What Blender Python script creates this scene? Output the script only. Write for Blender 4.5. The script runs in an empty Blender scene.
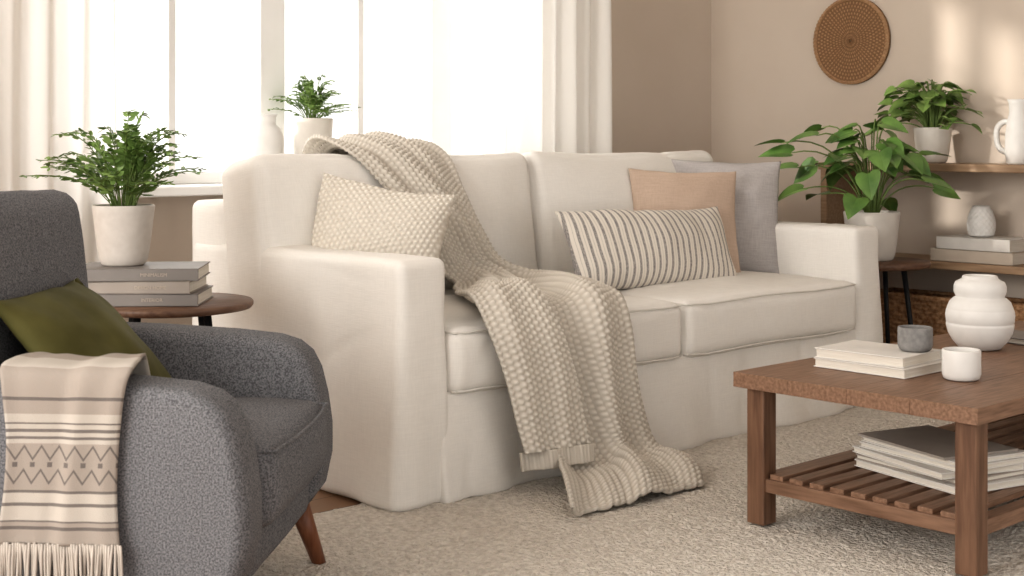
import bpy, bmesh, math, random
import numpy as np
from mathutils import Vector, Matrix, Euler, noise
R=random.Random(7)
scn=bpy.context.scene
col=scn.collection
# ---------------------------------------------------------------- materials
def newmat(name):
    m=bpy.data.materials.new(name); m.use_nodes=True
    nt=m.node_tree; b=nt.nodes['Principled BSDF']
    return m,nt,b
def N(nt,t,**kw):
    n=nt.nodes.new(t)
    for k,v in kw.items(): setattr(n,k,v)
    return n
def setc(b,c,rough=.6,spec=.3):
    b.inputs['Base Color'].default_value=(*c,1); b.inputs['Roughness'].default_value=rough
    b.inputs['Specular IOR Level'].default_value=spec
def noisemat(name,c1,c2,scale=50,rough=.8,bump=.2,bscale=None,spec=.2,dist=.01,detail=4,coord='Object',stretch=(1,1,1),sheen=0):
    m,nt,b=newmat(name); setc(b,c1,rough,spec)
    tc=N(nt,'ShaderNodeTexCoord'); mp=N(nt,'ShaderNodeMapping'); mp.inputs['Scale'].default_value=stretch
    nt.links.new(tc.outputs[coord],mp.inputs[0])
    n=N(nt,'ShaderNodeTexNoise'); n.inputs['Scale'].default_value=scale; n.inputs['Detail'].default_value=detail
    nt.links.new(mp.outputs[0],n.inputs['Vector'])
    r=N(nt,'ShaderNodeValToRGB'); r.color_ramp.elements[0].color=(*c1,1); r.color_ramp.elements[1].color=(*c2,1)
    r.color_ramp.elements[0].position=.35; r.color_ramp.elements[1].position=.65
    nt.links.new(n.outputs['Fac'],r.inputs[0]); nt.links.new(r.outputs[0],b.inputs['Base Color'])
    if bump:
        n2=N(nt,'ShaderNodeTexNoise'); n2.inputs['Scale'].default_value=bscale or scale; n2.inputs['Detail'].default_value=3
        nt.links.new(mp.outputs[0],n2.inputs['Vector'])
        bp=N(nt,'ShaderNodeBump'); bp.inputs['Strength'].default_value=bump; bp.inputs['Distance'].default_value=dist
        nt.links.new(n2.outputs['Fac'],bp.inputs['Height']); nt.links.new(bp.outputs[0],b.inputs['Normal'])
    if sheen: b.inputs['Sheen Weight'].default_value=sheen
    return m
def wood(name,c1,c2,axis=0,rough=.45,scale=6):
    st=[14,14,14]; st[axis]=1.2
    return noisemat(name,c1,c2,scale=scale,rough=rough,bump=.08,spec=.35,dist=.003,detail=7,stretch=tuple(st))
def linen(name,c,k=.93,bump=.25):
    m,nt,b=newmat(name); setc(b,c,.95,.1)
    tc=N(nt,'ShaderNodeTexCoord')
    hs=[]
    for st in ((900,900,60),(60,60,900)):
        mp=N(nt,'ShaderNodeMapping'); mp.inputs['Scale'].default_value=tuple(s*.35 for s in st)
        nt.links.new(tc.outputs['Object'],mp.inputs[0])
        n=N(nt,'ShaderNodeTexNoise'); n.inputs['Scale'].default_value=1; n.inputs['Detail'].default_value=2
        nt.links.new(mp.outputs[0],n.inputs['Vector']); hs.append(n)
    a=N(nt,'ShaderNodeMath',operation='ADD'); nt.links.new(hs[0].outputs['Fac'],a.inputs[0]); nt.links.new(hs[1].outputs['Fac'],a.inputs[1])
    r=N(nt,'ShaderNodeValToRGB'); r.color_ramp.elements[0].position=.35; r.color_ramp.elements[1].position=.65
    hf=N(nt,'ShaderNodeMath',operation='MULTIPLY'); hf.inputs[1].default_value=.5
    nt.links.new(a.outputs[0],hf.inputs[0]); nt.links.new(hf.outputs[0],r.inputs[0])
    r.color_ramp.elements[0].color=(*[x*k for x in c],1); r.color_ramp.elements[1].color=(*c,1)
    nt.links.new(r.outputs[0],b.inputs['Base Color'])
    bp=N(nt,'ShaderNodeBump'); bp.inputs['Strength'].default_value=bump; bp.inputs['Distance'].default_value=.003
    nt.links.new(hf.outputs[0],bp.inputs['Height']); nt.links.new(bp.outputs[0],b.inputs['Normal'])
    return m
def knitmat(name,lo,hi):
    m,nt,b=newmat(name); setc(b,hi,.95,.1)
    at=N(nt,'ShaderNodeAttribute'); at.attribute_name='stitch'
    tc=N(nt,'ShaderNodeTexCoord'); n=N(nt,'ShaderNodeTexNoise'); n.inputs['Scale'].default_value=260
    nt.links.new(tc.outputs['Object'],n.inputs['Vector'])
    mx=N(nt,'ShaderNodeMix',data_type='RGBA'); mx.inputs[6].default_value=(*lo,1); mx.inputs[7].default_value=(*hi,1)  # low stitch values take the darker colour: cavity shade painted into the knit
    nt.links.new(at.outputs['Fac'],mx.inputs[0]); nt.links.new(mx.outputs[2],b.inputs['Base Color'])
    bp=N(nt,'ShaderNodeBump'); bp.inputs['Strength'].default_value=.35; bp.inputs['Distance'].default_value=.003
    nt.links.new(n.outputs['Fac'],bp.inputs['Height']); nt.links.new(bp.outputs[0],b.inputs['Normal'])
    return m
M={}
M['sofa']=linen('sofa_linen',(.80,.77,.725),.94)
M['pipe']=linen('piping_linen',(.70,.67,.62),.93)
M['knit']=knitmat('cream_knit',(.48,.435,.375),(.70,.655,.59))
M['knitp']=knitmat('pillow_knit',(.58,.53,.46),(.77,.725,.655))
M['peach']=linen('tan_linen',(.55,.425,.34),.86)
M['grayp']=linen('gray_linen',(.46,.43,.42),.80)
M['olive']=noisemat('olive_velvet',(.072,.066,.020),(.105,.096,.032),scale=9,rough=.8,bump=.1,bscale=400,dist=.002)
M['tweed']=noisemat('gray_tweed',(.088,.088,.094),(.215,.215,.225),scale=300,rough=.95,bump=.35,bscale=300,dist=.002,detail=1)
M['wall']=noisemat('wall_paint',(.62,.535,.455),(.64,.555,.475),scale=3,rough=.9,bump=.05,bscale=200,dist=.001)
M['white']=noisemat('white_paint',(.80,.79,.77),(.83,.82,.80),scale=5,rough=.5,bump=0)
M['ceil']=noisemat('ceiling_paint',(.85,.83,.8),(.87,.85,.82),scale=5,rough=.9,bump=0)
M['ceram']=noisemat('cream_ceramic',(.60,.56,.51),(.64,.60,.55),scale=20,rough=.55,bump=.15,bscale=120,dist=.002)
M['ceramw']=noisemat('white_ceramic',(.70,.68,.65),(.74,.72,.69),scale=20,rough=.4,bump=.05,bscale=80,dist=.002)
M['pot']=noisemat('stone_pot',(.53,.485,.44),(.57,.525,.48),scale=40,rough=.8,bump=.2,bscale=150,dist=.002)
M['cupg']=noisemat('gray_stoneware',(.20,.195,.19),(.27,.26,.25),scale=60,rough=.7,bump=.2,bscale=150,dist=.002)
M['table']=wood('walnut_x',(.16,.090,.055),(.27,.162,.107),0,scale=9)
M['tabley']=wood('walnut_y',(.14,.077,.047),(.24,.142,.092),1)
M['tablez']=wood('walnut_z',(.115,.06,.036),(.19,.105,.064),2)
M['shelf']=wood('oak_y',(.30,.195,.12),(.40,.275,.18),1)
M['sidet']=wood('dark_top',(.11,.06,.04),(.18,.105,.068),0)
M['leg']=wood('leg_wood',(.14,.052,.025),(.23,.095,.048),2,rough=.35)
M['black']=noisemat('black_metal',(.018,.018,.02),(.03,.03,.03),scale=30,rough=.5,bump=0)
M['wicker']=noisemat('wicker',(.24,.13,.065),(.44,.27,.155),scale=60,rough=.8,bump=.4,bscale=200,dist=.003)
M['wickd']=noisemat('rattan_disc',(.35,.205,.11),(.45,.285,.165),scale=120,rough=.75,bump=.2,bscale=200,dist=.003)
M['wickdd']=noisemat('rattan_disc_dark',(.20,.115,.06),(.27,.155,.085),scale=120,rough=.75,bump=.2,bscale=200,dist=.003)
M['leaf']=noisemat('leaf_green',(.08,.15,.033),(.20,.30,.085),scale=14,rough=.5,bump=0,spec=.4)
M['leaf2']=noisemat('pothos_green',(.065,.14,.033),(.16,.275,.07),scale=10,rough=.4,bump=0,spec=.5)
M['stem']=noisemat('stem_green',(.12,.17,.05),(.17,.24,.08),scale=20,rough=.6,bump=0)
M['soil']=noisemat('soil',(.03,.02,.012),(.07,.045,.03),scale=80,rough=1,bump=.6,bscale=80)
M['page']=noisemat('paper_pages',(.62,.57,.50),(.72,.68,.61),scale=8,rough=.9,bump=.3,bscale=4,stretch=(1,1,120),dist=.002)
def flatm(name,c,rough=.6): return noisemat(name,c,tuple(min(1,x*1.08) for x in c),scale=15,rough=rough,bump=0)
M['bw']=flatm('cover_white',(.65,.62,.58)); M['bg']=flatm('cover_gray',(.23,.21,.195)); M['bt']=flatm('cover_taupe',(.34,.30,.265)); M['bb']=flatm('cover_beige',(.50,.43,.36))
M['ink']=flatm('ink',(.03,.03,.03))
M['rug']=noisemat('rug_wool',(.57,.515,.45),(.75,.695,.62),scale=60,rough=1,bump=.9,bscale=85,dist=.022,detail=4,sheen=.1)
m,nt,b=newmat('wood_floor'); setc(b,(.4,.2,.1),.4,.4)
tc=N(nt,'ShaderNodeTexCoord'); br=N(nt,'ShaderNodeTexBrick'); br.inputs['Scale'].default_value=1
br.inputs['Brick Width'].default_value=1.4; br.inputs['Row Height'].default_value=.12; br.inputs['Mortar Size'].default_value=.002
br.inputs['Color1'].default_value=(.22,.125,.07,1); br.inputs['Color2'].default_value=(.28,.165,.095,1); br.inputs['Mortar'].default_value=(.06,.03,.015,1)
nt.links.new(tc.outputs['Object'],br.inputs['Vector']); nt.links.new(br.outputs['Color'],b.inputs['Base Color']); M['floor']=m
# curtain
m,nt,b=newmat('sheer_curtain'); setc(b,(.86,.84,.81),.9,.05)
tr=N(nt,'ShaderNodeBsdfTranslucent'); tr.inputs[0].default_value=(.86,.84,.81,1)
mx=N(nt,'ShaderNodeMixShader'); mx.inputs[0].default_value=.38
nt.links.new(b.outputs[0],mx.inputs[1]); nt.links.new(tr.outputs[0],mx.inputs[2]); nt.links.new(mx.outputs[0],nt.nodes['Material Output'].inputs[0]); M['curtain']=m
# stripes
m,nt,b=newmat('striped_linen'); setc(b,(.8,.8,.8),.95,.1)
tc=N(nt,'ShaderNodeTexCoord'); sx=N(nt,'ShaderNodeSeparateXYZ'); nt.links.new(tc.outputs['UV'],sx.inputs[0])
def math_(op,a,bv=None):
    n=N(nt,'ShaderNodeMath',operation=op)
    for i,v in enumerate((a,bv)):
        if v is None: continue
        if isinstance(v,(int,float)): n.inputs[i].default_value=v
        else: nt.links.new(v,n.inputs[i])
    return n.outputs[0]
fr=math_('FRACT',math_('MULTIPLY',sx.outputs[0],1/.0305))
st=math_('MULTIPLY',math_('GREATER_THAN',fr,.42),math_('LESS_THAN',fr,.78))
thin=math_('MULTIPLY',math_('GREATER_THAN',fr,.08),math_('LESS_THAN',fr,.14))
thin=math_('MULTIPLY',thin,.45)
fac=math_('MAXIMUM',st,thin)
nz=N(nt,'ShaderNodeTexNoise'); nz.inputs['Scale'].default_value=250; nt.links.new(tc.outputs['Object'],nz.inputs['Vector'])
fac=math_('MULTIPLY',fac,math_('MULTIPLY',nz.outputs['Fac'],1.55))
mc=N(nt,'ShaderNodeMix',data_type='RGBA'); mc.inputs[6].default_value=(.72,.67,.60,1); mc.inputs[7].default_value=(.22,.205,.205,1)
mc.clamp_factor=True
nt.links.new(fac,mc.inputs[0]); nt.links.new(mc.outputs[2],b.inputs['Base Color']); M['stripe']=m
# patterned throw (UV in metres; v from hem up)
m,nt,b=newmat('patterned_throw'); setc(b,(.6,.56,.5),.95,.1)
tc=N(nt,'ShaderNodeTexCoord'); sx=N(nt,'ShaderNodeSeparateXYZ'); nt.links.new(tc.outputs['UV'],sx.inputs[0])
U,V=sx.outputs[0],sx.outputs[1]
def band(c,hw): return math_('LESS_THAN',math_('ABSOLUTE',math_('SUBTRACT',V,c)),hw)
tri=math_('ABSOLUTE',math_('SUBTRACT',math_('FRACT',math_('MULTIPLY',U,1/.034)),.5))
def zig(c,amp,hw):
    tgt=math_('ADD',math_('MULTIPLY',tri,amp*2),c-amp/2)
    return math_('LESS_THAN',math_('ABSOLUTE',math_('SUBTRACT',V,tgt)),hw)
fac=None
for x in (band(.03,.003),band(.042,.0015),band(.072,.003),band(.205,.003),band(.218,.0015),band(.262,.003),zig(.122,.024,.003),zig(.165,.024,.003),band(.095,.0025),band(.192,.0025)):
    fac=x if fac is None else math_('MAXIMUM',fac,x)
dash=math_('MULTIPLY',band(.1435,.0045),math_('LESS_THAN',tri,.14)); fac=math_('MAXIMUM',fac,dash)
nz=N(nt,'ShaderNodeTexNoise'); nz.inputs['Scale'].default_value=500; nt.links.new(tc.outputs['Object'],nz.inputs['Vector'])
light=N(nt,'ShaderNodeMix',data_type='RGBA'); light.inputs[6].default_value=(.32,.28,.245,1); light.inputs[7].default_value=(.44,.40,.355,1)
lf=math_('FRACT',math_('MULTIPLY',math_('ADD',V,.045),1/.14)); nt.links.new(math_('GREATER_THAN',lf,.62),light.inputs[0])
dk=N(nt,'ShaderNodeMix',data_type='RGBA'); dk.inputs[7].default_value=(.12,.105,.10,1); nt.links.new(light.outputs[2],dk.inputs[6])
nt.links.new(math_('MULTIPLY',fac,.85),dk.inputs[0]); nt.links.new(dk.outputs[2],b.inputs['Base Color'])
bp=N(nt,'ShaderNodeBump'); bp.inputs['Strength'].default_value=.4; bp.inputs['Distance'].default_value=.003
nt.links.new(nz.outputs['Fac'],bp.inputs['Height']); nt.links.new(bp.outputs[0],b.inputs['Normal']); M['throw']=m
M['fringe']=flatm('throw_fringe',(.44,.395,.35),.95)
m,nt,b=newmat('window_glass')
tp=N(nt,'ShaderNodeBsdfTransparent'); nt.links.new(tp.outputs[0],nt.nodes['Material Output'].inputs[0]); M['glass']=m
# ---------------------------------------------------------------- geometry helpers
def group(name,loc=(0,0,0),rz=0):
    e=bpy.data.objects.new(name,None); e.location=loc; e.rotation_euler=(0,0,rz); e.empty_display_size=.1
    col.objects.link(e); return e
def mk(name,verts,faces,mat,parent=None,smooth=True,loc=(0,0,0),rot=(0,0,0),uv=None,stitch=None):
    me=bpy.data.meshes.new(name); me.from_pydata([tuple(v) for v in verts],[],[tuple(f) for f in faces]); me.update()
    if smooth: me.polygons.foreach_set('use_smooth',[True]*len(me.polygons))
    me.materials.append(M[mat])
    if uv is not None:
        l=me.uv_layers.new(name='UVMap')
        for i,lp in enumerate(me.loops): l.data[i].uv=uv[lp.vertex_index]
    if stitch is not None:
        at=me.attributes.new('stitch','FLOAT','POINT'); at.data.foreach_set('value',[float(x) for x in stitch])
    o=bpy.data.objects.new(name,me); o.location=loc; o.rotation_euler=rot; col.objects.link(o)
    if parent: o.parent=parent
    return o
def box(name,lo,hi,mat,parent=None,bev=.004,loc=(0,0,0),rot=(0,0,0),seg=2):
    bm=bmesh.new(); bmesh.ops.create_cube(bm,size=1)
    for v in bm.verts: v.co=Vector([lo[i]+(v.co[i]+.5)*(hi[i]-lo[i]) for i in range(3)])
    if bev: bmesh.ops.bevel(bm,geom=bm.edges[:],offset=bev,segments=seg,affect='EDGES',profile=.5)
    me=bpy.data.meshes.new(name); bm.to_mesh(me); bm.free(); me.materials.append(M[mat])
    o=bpy.data.objects.new(name,me); o.location=loc; o.rotation_euler=rot; col.objects.link(o)
    if parent: o.parent=parent
    return o
def soft_box(name,lo,hi,r,mat,parent=None,puff=(0,0,0),na=.004,ns=4,seed=0,seg=.025,fn=None,rot=(0,0,0),cr=0,cs=(4,4,4)):
    lo=Vector(lo);hi=Vector(hi);s=hi-lo;c=(lo+hi)/2
    n=[max(4,int(s[i]/seg)) for i in range(3)]
    idx={};V=[];F=[]
    def wp(i,nn):
        u=i/nn*2-1; return .4*math.sin(u*math.pi/2)+.6*u
    def vid(i,j,k):
        key=(i,j,k)
        if key in idx: return idx[key]
        u=(wp(i,n[0]),wp(j,n[1]),wp(k,n[2]))
        p=Vector([u[a]*s[a]/2 for a in range(3)])
        q=Vector([max(-(s[a]/2-r),min(s[a]/2-r,p[a])) for a in range(3)])
        d=p-q; out=Vector((0,0,0))
        if d.length>1e-6: out=d.normalized(); p=q+out*r
        for a in range(3):
            if puff[a]:
                o1,o2=[x for x in range(3) if x!=a]
                sg=p[a]/(s[a]/2)
                p[a]+=puff[a]*sg*max(0,(1-abs(u[o1])**2.5))*max(0,(1-abs(u[o2])**2.5))
        if cr:
            w_=noise.noise_vector(p*2.2+Vector((seed,0,3)))*.25
            nn_=noise.noise(Vector((p.x*cs[0]+seed*5,p.y*cs[1],p.z*cs[2]))+w_*4)
            msk=max(0,min(1,.5+1.6*noise.noise(p*2.5+Vector((0,seed*2,9)))))
            p=p-out*cr*math.exp(-(nn_/.09)**2)*msk
        nv=noise.noise_vector(p*ns+Vector((seed*3.1,seed*1.7,seed)))*na+noise.noise_vector(p*ns*3+Vector((seed,0,seed)))*na*.35
        p=p+nv
        p=fn(p+c)-c if fn else p
        idx[key]=len(V);V.append(p);return idx[key]
    for ax in range(3):
        a,bx=[x for x in range(3) if x!=ax]
        for side in (0,n[ax]):
            for i in range(n[a]):
                for j in range(n[bx]):
                    q=[]
                    for di,dj in ((0,0),(1,0),(1,1),(0,1)):
                        k=[0,0,0];k[ax]=side;k[a]=i+di;k[bx]=j+dj;q.append(vid(*k))
                    flip=(side==0)!=(ax==1)
                    F.append(q[::-1] if flip else q)
    return mk(name,V,F,mat,parent,loc=c,rot=rot)
def lathe(name,prof,mat,parent=None,loc=(0,0,0),seg=48,fn=None):
    V=[];F=[]
    for r,z in prof:
        for i in range(seg):
            a=2*math.pi*i/seg
            rr=fn(r,z,a) if fn else r
            V.append((rr*math.cos(a),rr*math.sin(a),z))
    for k in range(len(prof)-1):
        for i in range(seg):
            j=(i+1)%seg
            F.append((k*seg+i,k*seg+j,(k+1)*seg+j,(k+1)*seg+i))
    F.append([i for i in range(seg)][::-1]); F.append([(len(prof)-1)*seg+i for i in range(seg)])
    return mk(name,V,F,mat,parent,loc=loc)
def pot(name,r0,r1,h,mat,parent,loc,wall=.008,bulge=0):
    prof=[(r0*.9,0),(r0,.006)]
    for i in range(1,8):
        t=i/8; prof.append((r0+(r1-r0)*t**.7+bulge*math.sin(math.pi*t),h*t))
    prof+= [(r1,h-.004),(r1-.002,h),(r1-wall,h),(r1-wall-.001,h-.004),(r1-wall-.003,h-.025)]
    lathe(name,prof,mat,parent,loc)
    lathe(name+'_soil',[(.001,h-.03),(r1-wall-.002,h-.026),(.001,h-.02)],'soil',parent,loc,24)
def tube(name,pts,rad,mat,parent=None,seg=8,loc=(0,0,0),V=None,F=None):
    own=V is None
    if own: V=[];F=[]
    pts=[Vector(p) for p in pts]; n=len(pts)
    if not hasattr(rad,'__len__'): rad=[rad]*n
    base=len(V); up=Vector((.13,.21,.97))
    for i,p in enumerate(pts):
        t=(pts[min(i+1,n-1)]-pts[max(i-1,0)]).normalized()
        a=t.cross(up)
        if a.length<.1: a=t.cross(Vector((1,0,0)))
        a.normalize(); b2=t.cross(a)
        for k in range(seg):
            an=2*math.pi*k/seg; V.append(p+(a*math.cos(an)+b2*math.sin(an))*rad[i])
    for i in range(n-1):
        for k in range(seg):
            j=(k+1)%seg; F.append((base+i*seg+k,base+(i+1)*seg+k,base+(i+1)*seg+j,base+i*seg+j))
    F.append([base+k for k in range(seg)]); F.append([base+(n-1)*seg+k for k in range(seg)][::-1])
    if own: return mk(name,V,F,mat,parent,loc=loc)
def knitf(u,v,p=.02,q=.018):
    cu=np.floor(u/p); a=np.abs(np.sin(np.pi*u/p))**.8
    return a*(.2+.8*(.5+.5*np.cos(2*np.pi*v/q+np.pi*cu)))
def pillow(name,w,h,t,mat,loc,rot,n=44,knit=0,seed=0,flop=0,parent=None,pw=.55):
    V=[];F=[];UV=[];ST=[];idx={}
    for side in (-1,1):
        for i in range(n+1):
            for j in range(n+1):
                bd=i in(0,n) or j in (0,n)
                if bd and side==1: idx[(side,i,j)]=idx[(-1,i,j)]; continue
                u=i/n*2-1; v=j/n*2-1
                u=.4*math.sin(u*math.pi/2)+.6*u; v=.4*math.sin(v*math.pi/2)+.6*v
                T=t/2*max(0,(1-abs(u)**2.6)*(1-abs(v)**2.6))**pw
                x=w/2*u*(1-.055*(1-v*v)); z=h/2*v*(1-.07*(1-u*u))
                nv=noise.noise_vector(Vector((x*5+seed*7,side*3.,z*5)))*.012+noise.noise_vector(Vector((x*14+seed*7,side*3.,z*14)))*.005
                y=side*T+(0 if bd else nv[1])+flop*(u*u)*(v>0)*v
                k_=float(knitf(np.array(x+z+5.),np.array(z-x+5.),.023,.023)) if knit else 0
                if knit and not bd: y+=side*knit*k_
                idx[(side,i,j)]=len(V);V.append((x+nv[0]*.6,y,z+nv[2]*.6)); UV.append((x,z)); ST.append(k_)
    for side in (-1,1):
        for i in range(n):
            for j in range(n):
                q=[idx[(side,i,j)],idx[(side,i+1,j)],idx[(side,i+1,j+1)],idx[(side,i,j+1)]]
                F.append(q if side==-1 else q[::-1])
    return mk(name,V,F,mat,parent,loc=loc,rot=rot,uv=UV,stitch=ST if knit else None)
def profile_slab(name,pts,x0,x1,mat,parent,bev=.03,seg=4):
    bm=bmesh.new(); vs=[bm.verts.new((x0,y,z)) for y,z in pts]; f=bm.faces.new(vs)
    ex=bmesh.ops.extrude_face_region(bm,geom=[f]); 
    for v in [g for g in ex['geom'] if isinstance(g,bmesh.types.BMVert)]: v.co.x=x1
    bmesh.ops.recalc_face_normals(bm,faces=bm.faces[:])
    es=[e for e in bm.edges if abs(e.verts[0].co.x-e.verts[1].co.x)<1e-6]
    bmesh.ops.bevel(bm,geom=es,offset=bev,segments=seg,affect='EDGES',profile=.5)
    me=bpy.data.meshes.new(name); bm.to_mesh(me); bm.free(); me.materials.append(M[mat])
    me.polygons.foreach_set('use_smooth',[True]*len(me.polygons))
    o=bpy.data.objects.new(name,me); col.objects.link(o); o.parent=parent
    return o
def catmull(P,n):
    P=np.array(P,float); K=len(P); out=[]
    for t in np.linspace(0,K-1-1e-6,n):
        i=int(t); f=t-i
        p0=P[max(i-1,0)];p1=P[i];p2=P[min(i+1,K-1)];p3=P[min(i+2,K-1)]
        out.append(.5*((2*p1)+(-p0+p2)*f+(2*p0-5*p1+4*p2-p3)*f*f+(-p0+3*p1-3*p2+p3)*f**3))
    return np.array(out)
def drape(name,rows,mat,parent,step=.0038,fold=.012,nf=4,knit=.006,thick=.010,uvm=False,seed=0,ph=1.5,kp=.0195,kq=.019,zmin=.018):
    L=np.array([r[0] for r in rows],float); Rr=np.array([r[1] for r in rows],float)
    Cm=catmull((L+Rr)/2,400); ln=np.concatenate([[0],np.cumsum(np.linalg.norm(np.diff(Cm,axis=0),axis=1))])
    tt=np.linspace(0,ln[-1],max(8,int(ln[-1]/step)))
    Ls=catmull(L,400); Rs=catmull(Rr,400)
    Ls=np.stack([np.interp(tt,ln,Ls[:,k]) for k in range(3)],1); Rs=np.stack([np.interp(tt,ln,Rs[:,k]) for k in range(3)],1)
    W=np.linalg.norm(Ls-Rs,axis=1).mean(); mcol=max(6,int(W/step)); u=np.linspace(0,1,mcol)
    P=Ls[:,None,:]*(1-u)[None,:,None]+Rs[:,None,:]*u[None,:,None]
    du=np.gradient(P,axis=1); dv=np.gradient(P,axis=0); n=np.cross(dv,du); n/=np.linalg.norm(n,axis=2,keepdims=True)+1e-9
    k=min(16,len(tt)//3)
    npad=np.pad(n,((k,k),(0,0),(0,0)),mode='edge'); cs=np.cumsum(npad,axis=0); ns=(cs[2*k:]-cs[:-2*k]); ns=ns[:n.shape[0]]
    ns=np.concatenate([ns]+[ns[-1:]]*(n.shape[0]-ns.shape[0])) if ns.shape[0]<n.shape[0] else ns
    ns/=np.linalg.norm(ns,axis=2,keepdims=True)+1e-9
    uu=u[None,:]; vv=tt[:,None]
    wob=uu+.09*np.sin(vv*3.1+seed)+.04*np.sin(vv*7.3+uu*5+seed)
    env=.45+.55*np.sin(uu*7.1+vv*2.7+seed)**2
    fo=fold*env*(.5+.5*np.sin(2*np.pi*nf*wob+ph*np.sin(vv*2.3+seed)))+fold*.5*np.sin(2*np.pi*(nf*.45)*wob+vv*3+seed)
    um=uu*W
    kn=knitf(um+1.,vv+1.+0*um,kp,kq) if knit else np.zeros((len(tt),mcol))
    P=P+ns*(fo+knit*kn)[:,:,None]
    P[:,:,2]=np.maximum(P[:,:,2],zmin+.5*knit*kn)
    a,bb=P.shape[:2]; V=P.reshape(-1,3).tolist()
    F=[((i+1)*bb+j,(i+1)*bb+j+1,i*bb+j+1,i*bb+j) for i in range(a-1) for j in range(bb-1)]
    uv=None
    if uvm: uv=[(um[0,j],tt[-1]-tt[i]) for i in range(a) for j in range(bb)]
    o=mk(name,V,F,mat,parent,uv=uv,stitch=kn.reshape(-1) if knit else None)
    md=o.modifiers.new('thick','SOLIDIFY'); md.thickness=thick; md.offset=-1
    return o
# ---------------------------------------------------------------- room
XW=5.54; YW=4.5; H=2.6; X0=-2.5; Y0=-2.5
box('floor',(X0,Y0,-.1),(XW+.1,YW+.1,0),'floor',bev=0)
box('ceiling',(X0,Y0+1.5,H),(XW+.1,YW+.1,H+.1),'ceil',bev=0)
box('wall_right',(XW,Y0,0),(XW+.1,YW,H),'wall',bev=0)
WX0,WX1,WZ0,WZ1=2.08,4.2,.84,2.35
g=group('wall_back',(0,YW,0))
box('panel_left',(X0,0,0),(WX0,.16,H),'wall',g,0); box('panel_right',(WX1,0,0),(XW+.1,.16,H),'wall',g,0)
box('panel_below',(WX0,0,0),(WX1,.16,WZ0-.03),'wall',g,0); box('panel_above',(WX0,0,WZ1),(WX1,.16,H),'wall',g,0)
box('baseboard_right',(XW-.015,Y0,0),(XW,YW,.1),'white',bev=.003); box('baseboard_back',(X0,YW-.015,0),(XW-.015,YW,.1),'white',bev=.003)
g=group('window_1',(0,YW,0))
def wb(n,x0,x1,z0,z1,y0=.03,y1=.09): box(n,(x0,y0,z0),(x1,y1,z1),'white',g,.004)
wb('frame_left',WX0,WX0+.05,WZ0,WZ1);wb('frame_right',WX1-.05,WX1,WZ0,WZ1);wb('frame_top',WX0,WX1,WZ1-.05,WZ1);wb('frame_bottom',WX0,WX1,WZ0,WZ0+.045)
for i,(x,w) in enumerate(((2.54,.03),(2.965,.11),(3.38,.03),(3.80,.11))): wb('mullion_%d'%i,x-w/2,x+w/2,WZ0+.04,WZ1-.04)
wb('muntin_h',WX0+.04,WX1-.04,1.98,2.0,.045,.075)
box('sill',(WX0-.06,-.16,WZ0-.035),(WX1+.06,.05,WZ0),'white',g,.006)
box('glass',(WX0+.03,.058,WZ0+.03),(WX1-.03,.062,WZ1-.03),'glass',g,0)
def curtain(name,x0,x1,seed,y=YW-.23):
    g=group(name,(0,y,0)); n=int((x1-x0)/.006); V=[];F=[];zz=np.linspace(.02,2.5,40)
    for k,z in enumerate(zz):
        for i in range(n+1):
            x=x0+(x1-x0)*i/n
            f=.036*math.sin(2*math.pi*(x-x0)/.105+.6*math.sin(x*7+seed))+.016*math.sin(x*31+seed+z*.8)+.01*math.sin(z*2+x*9)
            V.append((x+.01*math.sin(z*1.7+x*12),f,z))
    for k in range(39):
        for i in range(n): a=k*(n+1)+i; F.append((a,a+1,a+n+2,a+n+1))
    mk('panel',V,F,'curtain',g)
curtain('curtain',1.66,2.185,1); curtain('curtain',3.80,4.55,3)
g=group('curtain_rod',(0,YW-.23,2.52)); tube('rod',[(1.5,0,0),(4.75,0,0)],.013,'black',g)
for x in (1.55,3.1,4.7): tube('bracket',[(x,0,0),(x,.23,0)],.008,'black',g)
xs=np.linspace(1.7,5.12,420); ys=np.linspace(-.2,3.1,400); V=[];F=[]
for y in ys:
    for x in xs:
        e=min(x-1.7,5.12-x,y+.2,3.1-y); z=.013 if e>.02 else .002+.55*e
        V.append((x,y,z+(e>.02)*(.003*noise.noise(Vector((x*22,y*22,0)))+.004*noise.noise(Vector((x*65,y*65,3))))))
nx=len(xs)
for j in range(len(ys)-1):
    for i in range(nx-1): a=j*nx+i; F.append((a,a+1,a+nx+1,a+nx))
mk('area_rug',V,F,'rug')
# ---------------------------------------------------------------- sofa
SX,SY,SZ=2.332,2.953,.006; g=group('slipcovered_sofa',(SX,SY,SZ)); S=g
LL=2.306
def armfn(side):
    def f(p):
        k=max(0,1-p.z/.55)
        if p.z<.6:
            sgn=-1 if side==0 else 1
            outer=(p.x<.08) if side==0 else (p.x>LL-.08)
            if outer: p.x+=sgn*(.022*k+.009*k*math.sin(p.y*9+1)+.005*k*math.sin(p.y*23+p.z*5))
            if p.y<.1: p.y-=.022*k+.007*k*math.sin(p.x*40)
        return p
    return f
soft_box('arm_left',(0,0,0),(.168,1.08,.668),.024,'sofa',g,puff=(.006,.004,.006),na=.006,ns=3,seed=1,seg=.012,fn=armfn(0),cr=.0045,cs=(4,3.5,2.0))
soft_box('arm_right',(LL-.168,0,0),(LL,1.08,.668),.024,'sofa',g,puff=(.006,.004,.006),na=.006,ns=3,seed=2,seg=.016,fn=armfn(1),cr=.0045,cs=(4,3.5,2.5))
def skfn(p):
    if p.y<.2:
        k=max(0,1-p.z/.3); p.y-=.03*k+.015*k*math.sin(p.x*8+.6*math.sin(p.x*3))+.008*k*math.sin(p.x*23+p.z*6)
    return p
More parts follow.
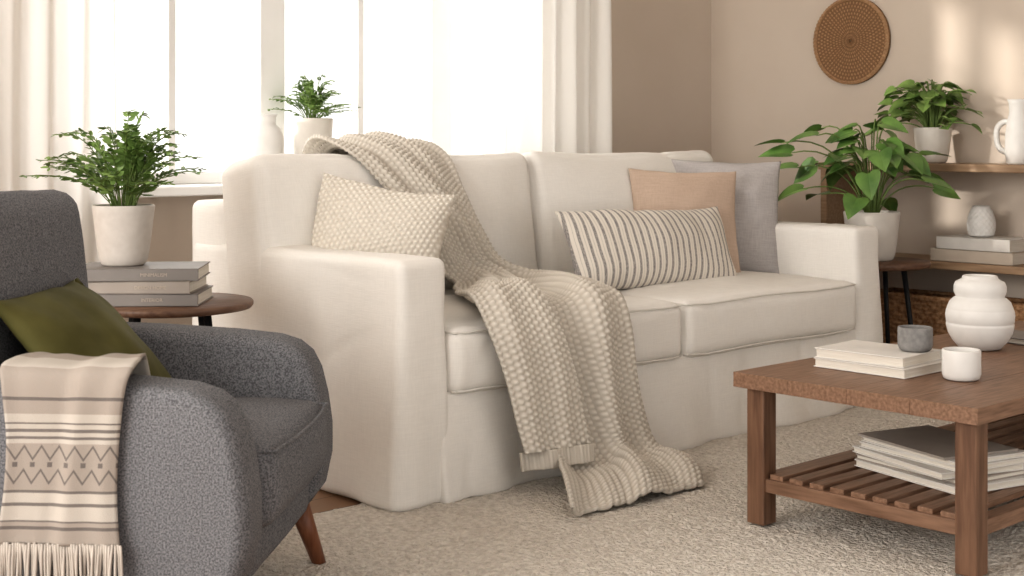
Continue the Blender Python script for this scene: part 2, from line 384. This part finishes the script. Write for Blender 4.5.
soft_box('skirt_base',(.13,.0,0),(LL-.13,1.0,.30),.015,'sofa',g,na=.005,seed=3,seg=.016,fn=skfn,cr=.006,cs=(5,4,1.5))
soft_box('back_frame',(0.004,.90,0),(LL-.004,1.11,.80),.03,'sofa',g,puff=(0,.01,.01),na=.005,ns=3,seed=4,seg=.03)
mid=LL/2
def seat(x0,x1,seed):
    soft_box('seat_cushion',(x0,-.02,.285),(x1,.80,.475),.04,'sofa',g,puff=(.004,.014,.026),na=.006,ns=4,seed=seed,seg=.014,cr=.004,cs=(4,6,3))
    for z in (.300,.462):
        pts=[(x0+.012,.3,z),(x0+.012,.02,z),(x0+.03,-.008,z),(x0+.06,-.018,z)]+[(x,-.018-.010*(1-abs((x-(x0+x1)/2)/((x1-x0)/2))**2.5)*.35,z+.003*math.sin(x*9)) for x in np.linspace(x0+.1,x1-.1,12)]+[(x1-.06,-.018,z),(x1-.03,-.008,z),(x1-.012,.02,z),(x1-.012,.3,z)]
        tube('seat_piping',catmull(pts,80),.0035,'pipe',g,6)
seat(.168,mid-.002,5); seat(mid+.002,LL-.168,6)
for x0,x1,sd in ((.0,mid-.003,7),(mid+.003,LL-.11,8)):
    def bfn(p,x0=x0,x1=x1):
        k=(p.x-(x0+x1)/2)/((x1-x0)/2); t=max(0,min(1,(p.z-.6)/.3)); t=t*t
        p.z+=t*(-.006*(1-k*k)+.004*math.sin(p.x*6+x0))
        return p
    soft_box('back_cushion',(x0,.66,.45),(x1,.90,.940),.048,'sofa',g,puff=(.006,.055,.006),na=.006,ns=3.5,seed=sd,seg=.014,fn=bfn,rot=(math.radians(-9),0,0),cr=.0035,cs=(3,4,3.5))
# throw blanket (knit)
def B(t,d,z): return (t,d,z)
rows=[(B(.40,1.04,.80),B(.76,1.04,.80)),(B(.38,1.0,.91),B(.75,1.0,.91)),(B(.36,.93,.972),B(.74,.93,.972)),(B(.34,.82,.977),B(.74,.82,.977)),
 (B(.36,.68,.93),B(.745,.68,.93)),(B(.43,.59,.82),B(.75,.595,.82)),(B(.51,.535,.70),B(.77,.54,.70)),(B(.565,.50,.58),B(.82,.505,.59)),(B(.575,.44,.54),B(.91,.44,.54)),
 (B(.50,.36,.53),B(.945,.35,.53)),(B(.42,.22,.53),B(.91,.20,.53)),(B(.33,.06,.525),B(.85,.05,.525)),(B(.305,-.02,.505),B(.83,-.03,.505)),(B(.315,-.06,.43),B(.825,-.065,.43)),
 (B(.36,-.075,.31),B(.84,-.08,.31)),(B(.41,-.09,.18),B(.865,-.10,.18)),(B(.44,-.12,.085),B(.89,-.12,.085)),(B(.42,-.17,.05),B(.905,-.16,.055)),
 (B(.36,-.25,.05),B(.89,-.23,.055)),(B(.29,-.33,.035),B(.85,-.32,.04)),(B(.25,-.385,.008),B(.78,-.40,.008))]
T=group('knit_throw_blanket',(SX,SY,.012))
drape('main_drape',rows,'knit',T,fold=.030,nf=3.2,knit=.009,seed=2)
rows=[(B(.30,.12,.555),B(.52,.12,.555)),(B(.26,.0,.555),B(.49,.0,.56)),(B(.262,-.065,.46),B(.50,-.09,.46)),(B(.295,-.09,.33),B(.54,-.12,.33)),(B(.32,-.105,.2),B(.56,-.14,.2)),(B(.335,-.12,.12),B(.57,-.155,.12))]
drape('folded_corner',rows,'knit',T,fold=.016,nf=1.6,knit=.009,seed=5)
rows=[(B(.335,-.12,.122),B(.57,-.155,.122)),(B(.338,-.125,.07),B(.573,-.16,.07))]
drape('ribbed_hem',rows,'knit',T,fold=.016,nf=1.6,knit=.005,seed=5,kp=.011,kq=5)
pillow('knitted_pillow',.42,.42,.16,'knitp',(SX+.275,SY+.47,.665),(math.radians(-15),math.radians(9),math.radians(-50)),n=130,knit=.010,seed=1)
pillow('striped_lumbar_pillow',.80,.30,.15,'stripe',(SX+1.39,SY+.34,.62),(math.radians(-24),math.radians(1),math.radians(-4)),seed=2,n=60)
pillow('tan_pillow',.43,.43,.13,'peach',(SX+1.755,SY+.49,.68),(math.radians(-14),math.radians(2),math.radians(-30)),seed=3)
pillow('gray_pillow',.46,.46,.13,'grayp',(SX+2.01,SY+.52,.70),(math.radians(-12),math.radians(2),math.radians(-44)),seed=4)
# ---------------------------------------------------------------- armchair
ARZ=math.radians(43); AL=(1.392,2.746,0)
A=group('gray_armchair',AL,ARZ)
prof=[(.36,.16),(.38,.40),(.38,.575),(.20,.572),(.0,.566),(-.18,.556),(-.28,.546),(-.325,.532),(-.355,.508),(-.375,.47),(-.39,.41),(-.40,.34),(-.40,.27),(-.385,.20),(-.355,.16)]
for nm,x0,x1 in (('arm_near',-.40,-.265),('arm_far',.265,.40)): profile_slab(nm,prof,x0,x1,'tweed',A,.028,5)
soft_box('seat_base',(-.27,-.37,.155),(.27,.36,.29),.02,'tweed',A,na=.002)
soft_box('seat_cushion',(-.262,-.415,.255),(.262,.26,.415),.04,'tweed',A,puff=(0,.012,.02),na=.004,seed=3)
soft_box('backrest',(-.36,.165,.22),(.36,.325,.88),.05,'tweed',A,puff=(.0,.025,.010),na=.004,seed=5,rot=(math.radians(-5),0,0))
tube('seat_piping',catmull([(-.25,.0,.405),(-.25,-.37,.405),(-.2,-.415,.405),(0,-.427,.405),(.2,-.415,.405),(.25,-.37,.405),(.25,0,.405)],60),.004,'tweed',A,6)
for sx in (-1,1):
    tube('leg_front',[(sx*.325,-.325,.17),(sx*.36,-.375,0)],[.026,.015],'leg',A,14)
    tube('leg_back',[(sx*.31,.29,.17),(sx*.34,.36,0)],[.026,.015],'leg',A,14)
pa=Vector(AL)+Matrix.Rotation(ARZ,3,'Z')@Vector((-.03,.02,.552))
pillow('olive_pillow',.45,.37,.12,'olive',pa,(math.radians(-42),0,ARZ),seed=8)
TH=group('patterned_throw',AL,ARZ)
path=[(-.232,.47),(-.238,.54),(-.262,.584),(-.30,.592),(-.35,.592),(-.395,.584),(-.412,.55),(-.414,.46),(-.417,.36),(-.422,.27)]
rws=[((x,-.178+.012*math.sin(i),z),(x,.047+.01*math.cos(i*1.3),z)) for i,(x,z) in enumerate(path)]
rws=[(b_,a_) for a_,b_ in rws]
drape('throw_cloth',rws,'throw',TH,step=.006,fold=.006,nf=3,knit=0,thick=.006,uvm=True)
V=[];F=[]
for i in range(46):
    y=-.176+.223*i/45; x=-.425; pts=[]
    dx=R.uniform(-.006,.006); dy=R.uniform(-.006,.006)
    for k in range(5): pts.append((x+dx*k/4+.002*math.sin(k+i),y+dy*k/4,.275-.085*k/4-R.uniform(0,.004)))
    tube('',pts,[.0028,.0026,.0026,.0024,.0014],'fringe',None,5,V=V,F=F)
mk('fringe',V,F,'fringe',TH)
# ---------------------------------------------------------------- books
def book(parent,cx,cy,z,w,d,h,cov,rz=0):
    g2=bpy.data.objects.new('book',None); g2.location=(cx,cy,z); g2.rotation_euler=(0,0,rz); col.objects.link(g2); g2.parent=parent
    box('pages',(-w/2+.003,-d/2+.003,.0025),(w/2-.004,d/2-.004,h-.0025),'page',g2,0)
    box('cover_bottom',(-w/2,-d/2,0),(w/2,d/2,.003),cov,g2,.0008,seg=1); box('cover_top',(-w/2,-d/2,h-.003),(w/2,d/2,h),cov,g2,.0008,seg=1)
    box('spine',(-w/2,-d/2,0),(w/2,-d/2+.004,h),cov,g2,.001,seg=1)
    return g2
def text(parent,s,size,loc,rot,mat='ink'):
    c=bpy.data.curves.new('title','FONT'); c.body=s; c.size=size; c.align_x='CENTER'; c.align_y='CENTER'; c.extrude=.0002; c.materials.append(M[mat])
    o=bpy.data.objects.new('title',c); o.location=loc; o.rotation_euler=rot; col.objects.link(o); o.parent=parent
# ---------------------------------------------------------------- left side table
g=group('round_side_table',(1.955,3.50,0))
lathe('top',[(.19,.53),(.222,.535),(.228,.542),(.228,.550),(.225,.555)],'sidet',g,seg=72)
for a in (20,110,200,290):
    a=math.radians(a); tube('leg',[(.13*math.cos(a),.13*math.sin(a),.532),(.2*math.cos(a),.2*math.sin(a),0)],[.011,.008],'black',g,10)
g=group('stacked_books',(1.885,3.523,.556),math.radians(-41))
for z,h,w,c,r,t in ((0,.033,.345,'bg',.0,'INTERIOR'),(.0335,.033,.31,'bt',-.03,'DESIGN HOME'),(.067,.033,.335,'bg',.04,'MINIMALISM')):
    bk=book(g,0,0,z,w,.23,h,c,r); text(bk,t,.013,(.05,-.1158,h/2),(math.pi/2,0,0),'bb')
# ---------------------------------------------------------------- plants
def qb(p0,p1,p2,t): return p0*(1-t)**2+p1*2*t*(1-t)+p2*t*t
def fern(parent,base,n,spread,height,ls,seed,droop=.25,mat='leaf'):
    rr=random.Random(seed); V=[];F=[];SV=[];SF=[]
    base=Vector(base)
    for s in range(n):
        a=rr.uniform(0,2*math.pi); q=rr.uniform(.1,1)**.8; hh=height*(1.08-.62*q*q)*rr.uniform(.6,1.15)
        d=Vector((math.cos(a),math.sin(a),0)); p0=base+d*rr.uniform(0,.3)*spread*.4
        p2=base+d*spread*q*rr.uniform(.85,1.15)+Vector((0,0,hh)); p1=base+d*spread*q*.35+Vector((0,0,hh*1.15))
        pts=[qb(p0,p1,p2,k/7) for k in range(8)]
        tube('',pts,[.0016]*7+[.0007],'',None,4,V=SV,F=SF)
        nl=int(rr.uniform(8,13))
        for k in range(nl):
            t=.3+.7*(k+.5)/nl; p=qb(p0,p1,p2,t); tg=(qb(p0,p1,p2,min(1,t+.05))-qb(p0,p1,p2,t-.05)).normalized()
            sd=tg.cross(Vector((0,0,1))); 
            if sd.length<.2: sd=Vector((-math.sin(a),math.cos(a),0))
            sd.normalize(); up=sd.cross(tg)
            for sg in (-1,1):
                dr=(sd*sg*.85+tg*.6+up*rr.uniform(-.4,.4)-Vector((0,0,droop*rr.random()))).normalized()
                L=ls*rr.uniform(.6,1.2)*(1-.4*t); w=L*.5; wd=(tg*.8-sd*sg*.5+up*rr.uniform(-.6,.6)); wd=(wd-dr*wd.dot(dr)).normalized(); nn=dr.cross(wd)
                b0=len(V)
                V+= [p,p+dr*L*.3+wd*w*.45+nn*L*.05,p+dr*L*.7+wd*w*.4+nn*L*.03,p+dr*L,p+dr*L*.7-wd*w*.4+nn*L*.03,p+dr*L*.3-wd*w*.45+nn*L*.05,p+dr*L*.5-nn*L*.03]
                for x in range(6): F.append((b0+x,b0+(x+1)%6,b0+6))
    mk('leaflets',V,F,mat,parent); mk('stems',SV,SF,'stem',parent)
HL=[(.0,.0),(.20,-.12),(.38,-.06),(.47,.12),(.44,.34),(.33,.58),(.17,.80),(0,1.0)]
HM=[0,.02,.07,.16,.34,.58,.80,1.0]
def heart(V,F,p,dr,up,L,W,droop=.25):
    dr=dr.normalized(); sd=dr.cross(up).normalized(); nn=sd.cross(dr).normalized()
    for sg in (-1,1):
        b0=len(V)
        for (x,y),m in zip(HL,HM):
            V.append(p+dr*(m*L)-nn*(droop*L*m*m)); xm=x*.5
            V.append(p+dr*((y+m)/2*L)+sd*sg*xm*W+nn*(xm*.25*W-droop*L*m*m))
            V.append(p+dr*(y*L)+sd*sg*x*W+nn*(x*.2*W-droop*L*max(y,0)**2))
        for i in range(7):
            for k in range(2):
                q=(b0+i*3+k,b0+i*3+k+1,b0+i*3+k+4,b0+i*3+k+3); F.append(q if sg==1 else q[::-1])
def pothos(parent,base,leaves,seed,mat='leaf2',bias=(0,0,0)):
    rr=random.Random(seed); V=[];F=[];SV=[];SF=[]; base=Vector(base)
    for (az,rad,hh,L) in leaves:
        a=math.radians(az); d=Vector((math.cos(a),math.sin(a),0)); p2=base+d*rad+Vector((0,0,hh))
        p1=base+d*rad*.3+Vector((0,0,max(hh,.03)*1.1+.03)); p0=base+d*.02
        tube('',[qb(p0,p1,p2,k/8) for k in range(9)],[.003]*8+[.002],'',None,6,V=SV,F=SF)
        dr=d+Vector((rr.uniform(-.5,.5),rr.uniform(-.5,.5),rr.uniform(-.6,.1)))
        up=Vector((rr.uniform(-.7,.3),rr.uniform(-.7,.4),1))
        heart(V,F,p2,dr,up,L,L*.95,rr.uniform(.1,.35))
    mk('leaves',V,F,mat,parent); mk('stems',SV,SF,'stem',parent)
g=group('potted_fern',(1.847,3.56,.657)); pot('pot',.060,.084,.165,'pot',g,(0,0,0))
fern(g,(0,0,.14),68,.265,.245,.038,3)
g=group('potted_herb',(3.06,4.41,.842)); pot('pot',.06,.08,.24,'ceram',g,(0,0,0)); fern(g,(0,0,.22),54,.18,.15,.027,5)
g=group('ceramic_jar',(2.86,4.42,.842)); lathe('body',[(.045,0),(.062,.01),(.068,.08),(.068,.17),(.058,.2),(.04,.215),(.04,.24),(.046,.252),(.038,.254),(.034,.24)],'ceramw',g)
g=group('end_table',(4.92,3.15,0.0))
lathe('top',[(.19,.49),(.205,.495),(.21,.503),(.21,.512),(.207,.517)],'sidet',g,seg=64)
for a in (-75,15,105,195):
    a=math.radians(a); tube('leg',[(.11*math.cos(a),.11*math.sin(a),.492),(.17*math.cos(a),.17*math.sin(a),.022)],[.011,.008],'black',g,10)
g=group('potted_pothos',(4.91,3.165,.518)); pot('pot',.085,.112,.195,'ceram',g,(0,0,0))
rr=random.Random(12); lv=[]
for i in range(48):
    q=rr.random(); lv.append((rr.uniform(0,360),.05+.19*q,.34-.24*q*rr.uniform(.6,1.3)+rr.uniform(-.03,.05),rr.uniform(.08,.125)))
lv+=[(145,.34,.26,.13),(150,.24,.33,.13),(160,.33,.12,.12),(130,.30,.2,.12),(-30,.24,.25,.12),(-45,.25,.12,.12),(120,.2,.36,.1),(140,.37,.3,.11)]
pothos(g,(0,0,.17),lv,4)
# ---------------------------------------------------------------- bookcase
BX0,BX1,BY0,BY1=5.24,5.522,1.9,3.64
g=group('open_bookcase',(0,0,0.002))
box('side_left',(BX0,BY1-.032,0),(BX1,BY1,.872),'shelf',g,.003); box('side_right',(BX0,BY0,0),(BX1,BY0+.032,.872),'shelf',g,.003)
box('shelf_top',(BX0-.005,BY0-.01,.868),(BX1,BY1+.01,.90),'shelf',g,.003)
box('shelf_middle',(BX0,BY0+.03,.465),(BX1,BY1-.03,.497),'shelf',g,.003); box('shelf_bottom',(BX0,BY0+.03,.04),(BX1,BY1-.03,.07),'shelf',g,.003)
def basket(cx,cy,z,sx,sy,h):
    g=group('wicker_basket',(cx,cy,z)); V=[];F=[]
    nz=int(h/.006); per=2*(sx+sy); ns=int(per/.006)
    def ring(t):
        d=t*per; 
        if d<sx: p=(-sx/2+d,-sy/2,0,-1)
        elif d<sx+sy: p=(sx/2,-sy/2+d-sx,1,0)
        elif d<2*sx+sy: p=(sx/2-(d-sx-sy),sy/2,0,1)
        else: p=(-sx/2,sy/2-(d-2*sx-sy),-1,0)
        return p,d
    for k in range(nz+1):
        zz=h*k/nz; tp=1-.06*(1-k/nz)
        row=int(zz/.018)
        for i in range(ns):
            (x,y,nx_,ny_),d=ring(i/ns)
            b_=.009*abs(math.sin(math.pi*zz/.018))*(.5+.5*math.cos(2*math.pi*d/.06+math.pi*row))
            if k>=nz-2: b_+=.005
            V.append(((x+nx_*b_)*tp,(y+ny_*b_)*tp,zz))
    for k in range(nz):
        for i in range(ns): j=(i+1)%ns; F.append((k*ns+i,k*ns+j,(k+1)*ns+j,(k+1)*ns+i))
    F.append(list(range(ns))[::-1])
    o=mk('body',V,F,'wicker',g); md=o.modifiers.new('t','SOLIDIFY'); md.thickness=.008; md.offset=-1
    rp=[(-sx/2,-sy/2,h),(sx/2,-sy/2,h),(sx/2,sy/2,h),(-sx/2,sy/2,h),(-sx/2,-sy/2,h)]
    for a_,b_ in zip(rp,rp[1:]): tube('rim',[a_,b_],.009,'wicker',g,8)
basket(5.345,3.19,.073,.20,.42,.27); basket(5.345,2.70,.073,.20,.42,.27)
g=group('shelf_books',(5.37,2.93,.50),math.radians(-90))
book(g,0,0,0,.36,.22,.05,'bb',.02); book(g,.01,0,.051,.33,.21,.05,'bw',-.03)
g=group('textured_vase',(5.36,2.935,.603))
lathe('body',[(.036,0),(.048,.004)]+[(.048+.012*math.sin(math.pi*t)-.012*t,.004+.115*t) for t in np.linspace(.05,.95,24)]+[(.034,.125),(.03,.127),(.027,.115)],'ceramw',g,seg=96,fn=lambda r,z,a: r+.0035*abs(math.sin(a*8+z*120))*abs(math.sin(a*8-z*120))*(r>.038))
g=group('trailing_plant',(5.38,3.17,.903)); pot('pot',.058,.08,.15,'ceram',g,(0,0,0))
rr=random.Random(5); lv=[]
for i in range(85):
    q=rr.random(); lv.append((rr.uniform(0,360) if i%4 else rr.uniform(60,140),.03+.16*q,.20-.15*q*rr.uniform(.3,1.3)+rr.uniform(-.02,.04),rr.uniform(.05,.082)))
lv+=[(95,.24,.04,.07),(85,.22,.10,.07),(100,.19,.13,.07),(-85,.17,.1,.07),(-90,.18,.04,.06)]
lv=[(a,min(r,.08) if math.cos(math.radians(a))>.3 else r,h,l) for a,r,h,l in lv]
pothos(g,(0,0,.12),lv,9,'leaf')
g=group('white_pitcher',(5.37,2.775,.902))
lathe('body',[(.040,0),(.05,.005),(.055,.05),(.054,.12),(.045,.18),(.038,.21),(.040,.245),(.046,.262),(.041,.262),(.035,.245),(.034,.22)],'ceramw',g)
tube('handle',catmull([(0,.036,.17),(0,.065,.172),(0,.092,.15),(0,.098,.11),(0,.085,.065),(0,.05,.045)],40),.012,'ceramw',g,12)
# wall disc
g=group('woven_wall_disc',(5.535,3.67,1.455)); nr,na_=132,300; RR=.2; RW=.0165
for part in range(2):
    V=[];F=[]
    for i in range(nr+1):
        r=RR*(.02+.98*i/nr); rg=int(r/RW)
        for j in range(na_):
            a=2*math.pi*j/na_
            hgt=.011+.010*abs(math.sin(math.pi*r/RW))**.7*(.55+.45*math.cos(a*(24+rg*4)+math.pi*rg))+(.008 if r>.186 else 0)
            if part==0: hgt=.0165 if r<.186 else .012
            V.append((-hgt,r*math.cos(a),r*math.sin(a)))
    for i in range(nr):
        for j in range(na_): k=(j+1)%na_; F.append((i*na_+j,(i+1)*na_+j,(i+1)*na_+k,i*na_+k))
    b0=len(V)
    for j in range(na_): a=2*math.pi*j/na_; V.append((0,RR*math.cos(a),RR*math.sin(a)))
    for j in range(na_): k=(j+1)%na_; F.append((nr*na_+j,b0+j,b0+k,nr*na_+k))
    mk('backing' if part==0 else 'weave',V,F,'wickdd' if part==0 else 'wickd',g)
# ---------------------------------------------------------------- coffee table
CX0,CX1,CY0,CY1=2.87,4.37,1.58,2.26; TZ=.406
g=group('coffee_table',(0,0,.018)); tz=TZ-.018
n=4; w=(CY1-CY0)/n
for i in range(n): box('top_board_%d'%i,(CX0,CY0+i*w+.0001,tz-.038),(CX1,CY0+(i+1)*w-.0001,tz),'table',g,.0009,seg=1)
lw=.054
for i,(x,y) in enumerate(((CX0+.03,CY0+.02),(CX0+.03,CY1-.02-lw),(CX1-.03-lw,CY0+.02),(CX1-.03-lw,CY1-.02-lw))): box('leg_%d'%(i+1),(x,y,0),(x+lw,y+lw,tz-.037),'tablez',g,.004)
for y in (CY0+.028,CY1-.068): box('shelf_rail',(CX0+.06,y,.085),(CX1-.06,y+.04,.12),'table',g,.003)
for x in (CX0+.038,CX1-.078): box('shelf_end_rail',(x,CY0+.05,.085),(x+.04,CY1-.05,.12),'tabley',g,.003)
ns=9; sp=(CY1-CY0-.14)/ns
for i in range(ns): box('slat',(CX0+.045,CY0+.07+i*sp+.008,.118),(CX1-.045,CY0+.07+(i+1)*sp-.012,.132),'table',g,.002)
g=group('coffee_table_books',(3.19,2.03,TZ+.001),math.radians(90))
book(g,0,0,0,.27,.21,.024,'bw',.0); book(g,.008,0,.0245,.255,.20,.026,'bw',.05)
def cup(name,loc,r,h,mat):
    g=group(name,loc); lathe('cup',[(r*.8,0),(r*.93,.004),(r,.015),(r,h-.003),(r-.001,h),(r-.006,h),(r-.007,h-.004),(r-.007,.014),(.002,.010)],mat,g)
cup('gray_cup',(3.225,1.95,TZ+.053),.044,.060,'cupg'); cup('white_cup',(3.19,1.80,TZ+.001),.047,.074,'ceramw')
g=group('ceramic_vase',(3.70,2.03,TZ+.001))
lathe('vase',[(.05,0),(.058,.003),(.075,.022),(.088,.045),(.093,.066),(.093,.072),(.091,.0745),(.093,.077),(.095,.094),(.093,.110),(.091,.1125),(.091,.115),(.084,.133),(.073,.144),(.067,.147),(.067,.150),(.072,.162),(.072,.178),(.067,.190),(.055,.196),(.050,.199),(.048,.206),(.045,.208),(.041,.204),(.040,.19)],'ceramw',g,seg=64)
g=group('stacked_magazines',(3.235,1.885,.151),math.radians(75)); z=0
for i,(w,d,h,c) in enumerate(((.36,.27,.018,'bw'),(.35,.26,.014,'bt'),(.34,.26,.016,'bw'),(.345,.25,.014,'bw'),(.33,.25,.012,'bw'),(.32,.24,.006,'bt'))):
    book(g,R.uniform(-.01,.01),R.uniform(-.01,.01),z,w,d,h,c,R.uniform(-.08,.08)); z+=h+.0006
g=group('small_notebook',(3.93,2.02,TZ+.001),math.radians(80)); book(g,0,0,0,.2,.15,.018,'bg')
# ---------------------------------------------------------------- light
w=bpy.data.worlds.new('World'); scn.world=w; w.use_nodes=True
bg=w.node_tree.nodes['Background']; bg.inputs[0].default_value=(1,.975,.94,1); bg.inputs[1].default_value=1.25
def area(name,loc,rot,sx,sy,p,c):
    l=bpy.data.lights.new(name,'AREA'); l.shape='RECTANGLE'; l.size=sx; l.size_y=sy; l.energy=p; l.color=c
    o=bpy.data.objects.new(name,l); o.location=loc; o.rotation_euler=rot; col.objects.link(o)
area('window_daylight',(3.14,4.95,1.65),(math.radians(-90),0,0),2.6,1.9,48,(1,.985,.955))  # area lamp added outside the window to strengthen its daylight
area('added_side_light',(-1.8,2.4,1.7),(math.radians(90),0,math.radians(-90)),2.2,1.8,120,(1,.965,.92))  # added lamp out of frame left, assumed light source; no side window is modelled
l=bpy.data.lights.new('sun','SUN'); l.energy=2.4; l.angle=math.radians(2.5); l.color=(1,.94,.86)
o=bpy.data.objects.new('sun',l); col.objects.link(o)
d=Vector((1,-.586,-.30)); o.rotation_euler=d.to_track_quat('-Z','Y').to_euler(); o.location=(2,6,3)
# ---------------------------------------------------------------- camera
c=bpy.data.cameras.new('camera'); c.lens=49.47; c.sensor_width=36; c.shift_y=-.1445; c.clip_start=.05
c.dof.use_dof=True; c.dof.focus_distance=4.2; c.dof.aperture_fstop=8
o=bpy.data.objects.new('camera',c); o.location=(0,0,1.0); o.rotation_euler=(math.pi/2,0,-math.atan2(.68,.733)); col.objects.link(o); scn.camera=o
scn.view_settings.view_transform='Standard'
try: scn.view_settings.look='Medium High Contrast'
except Exception: pass
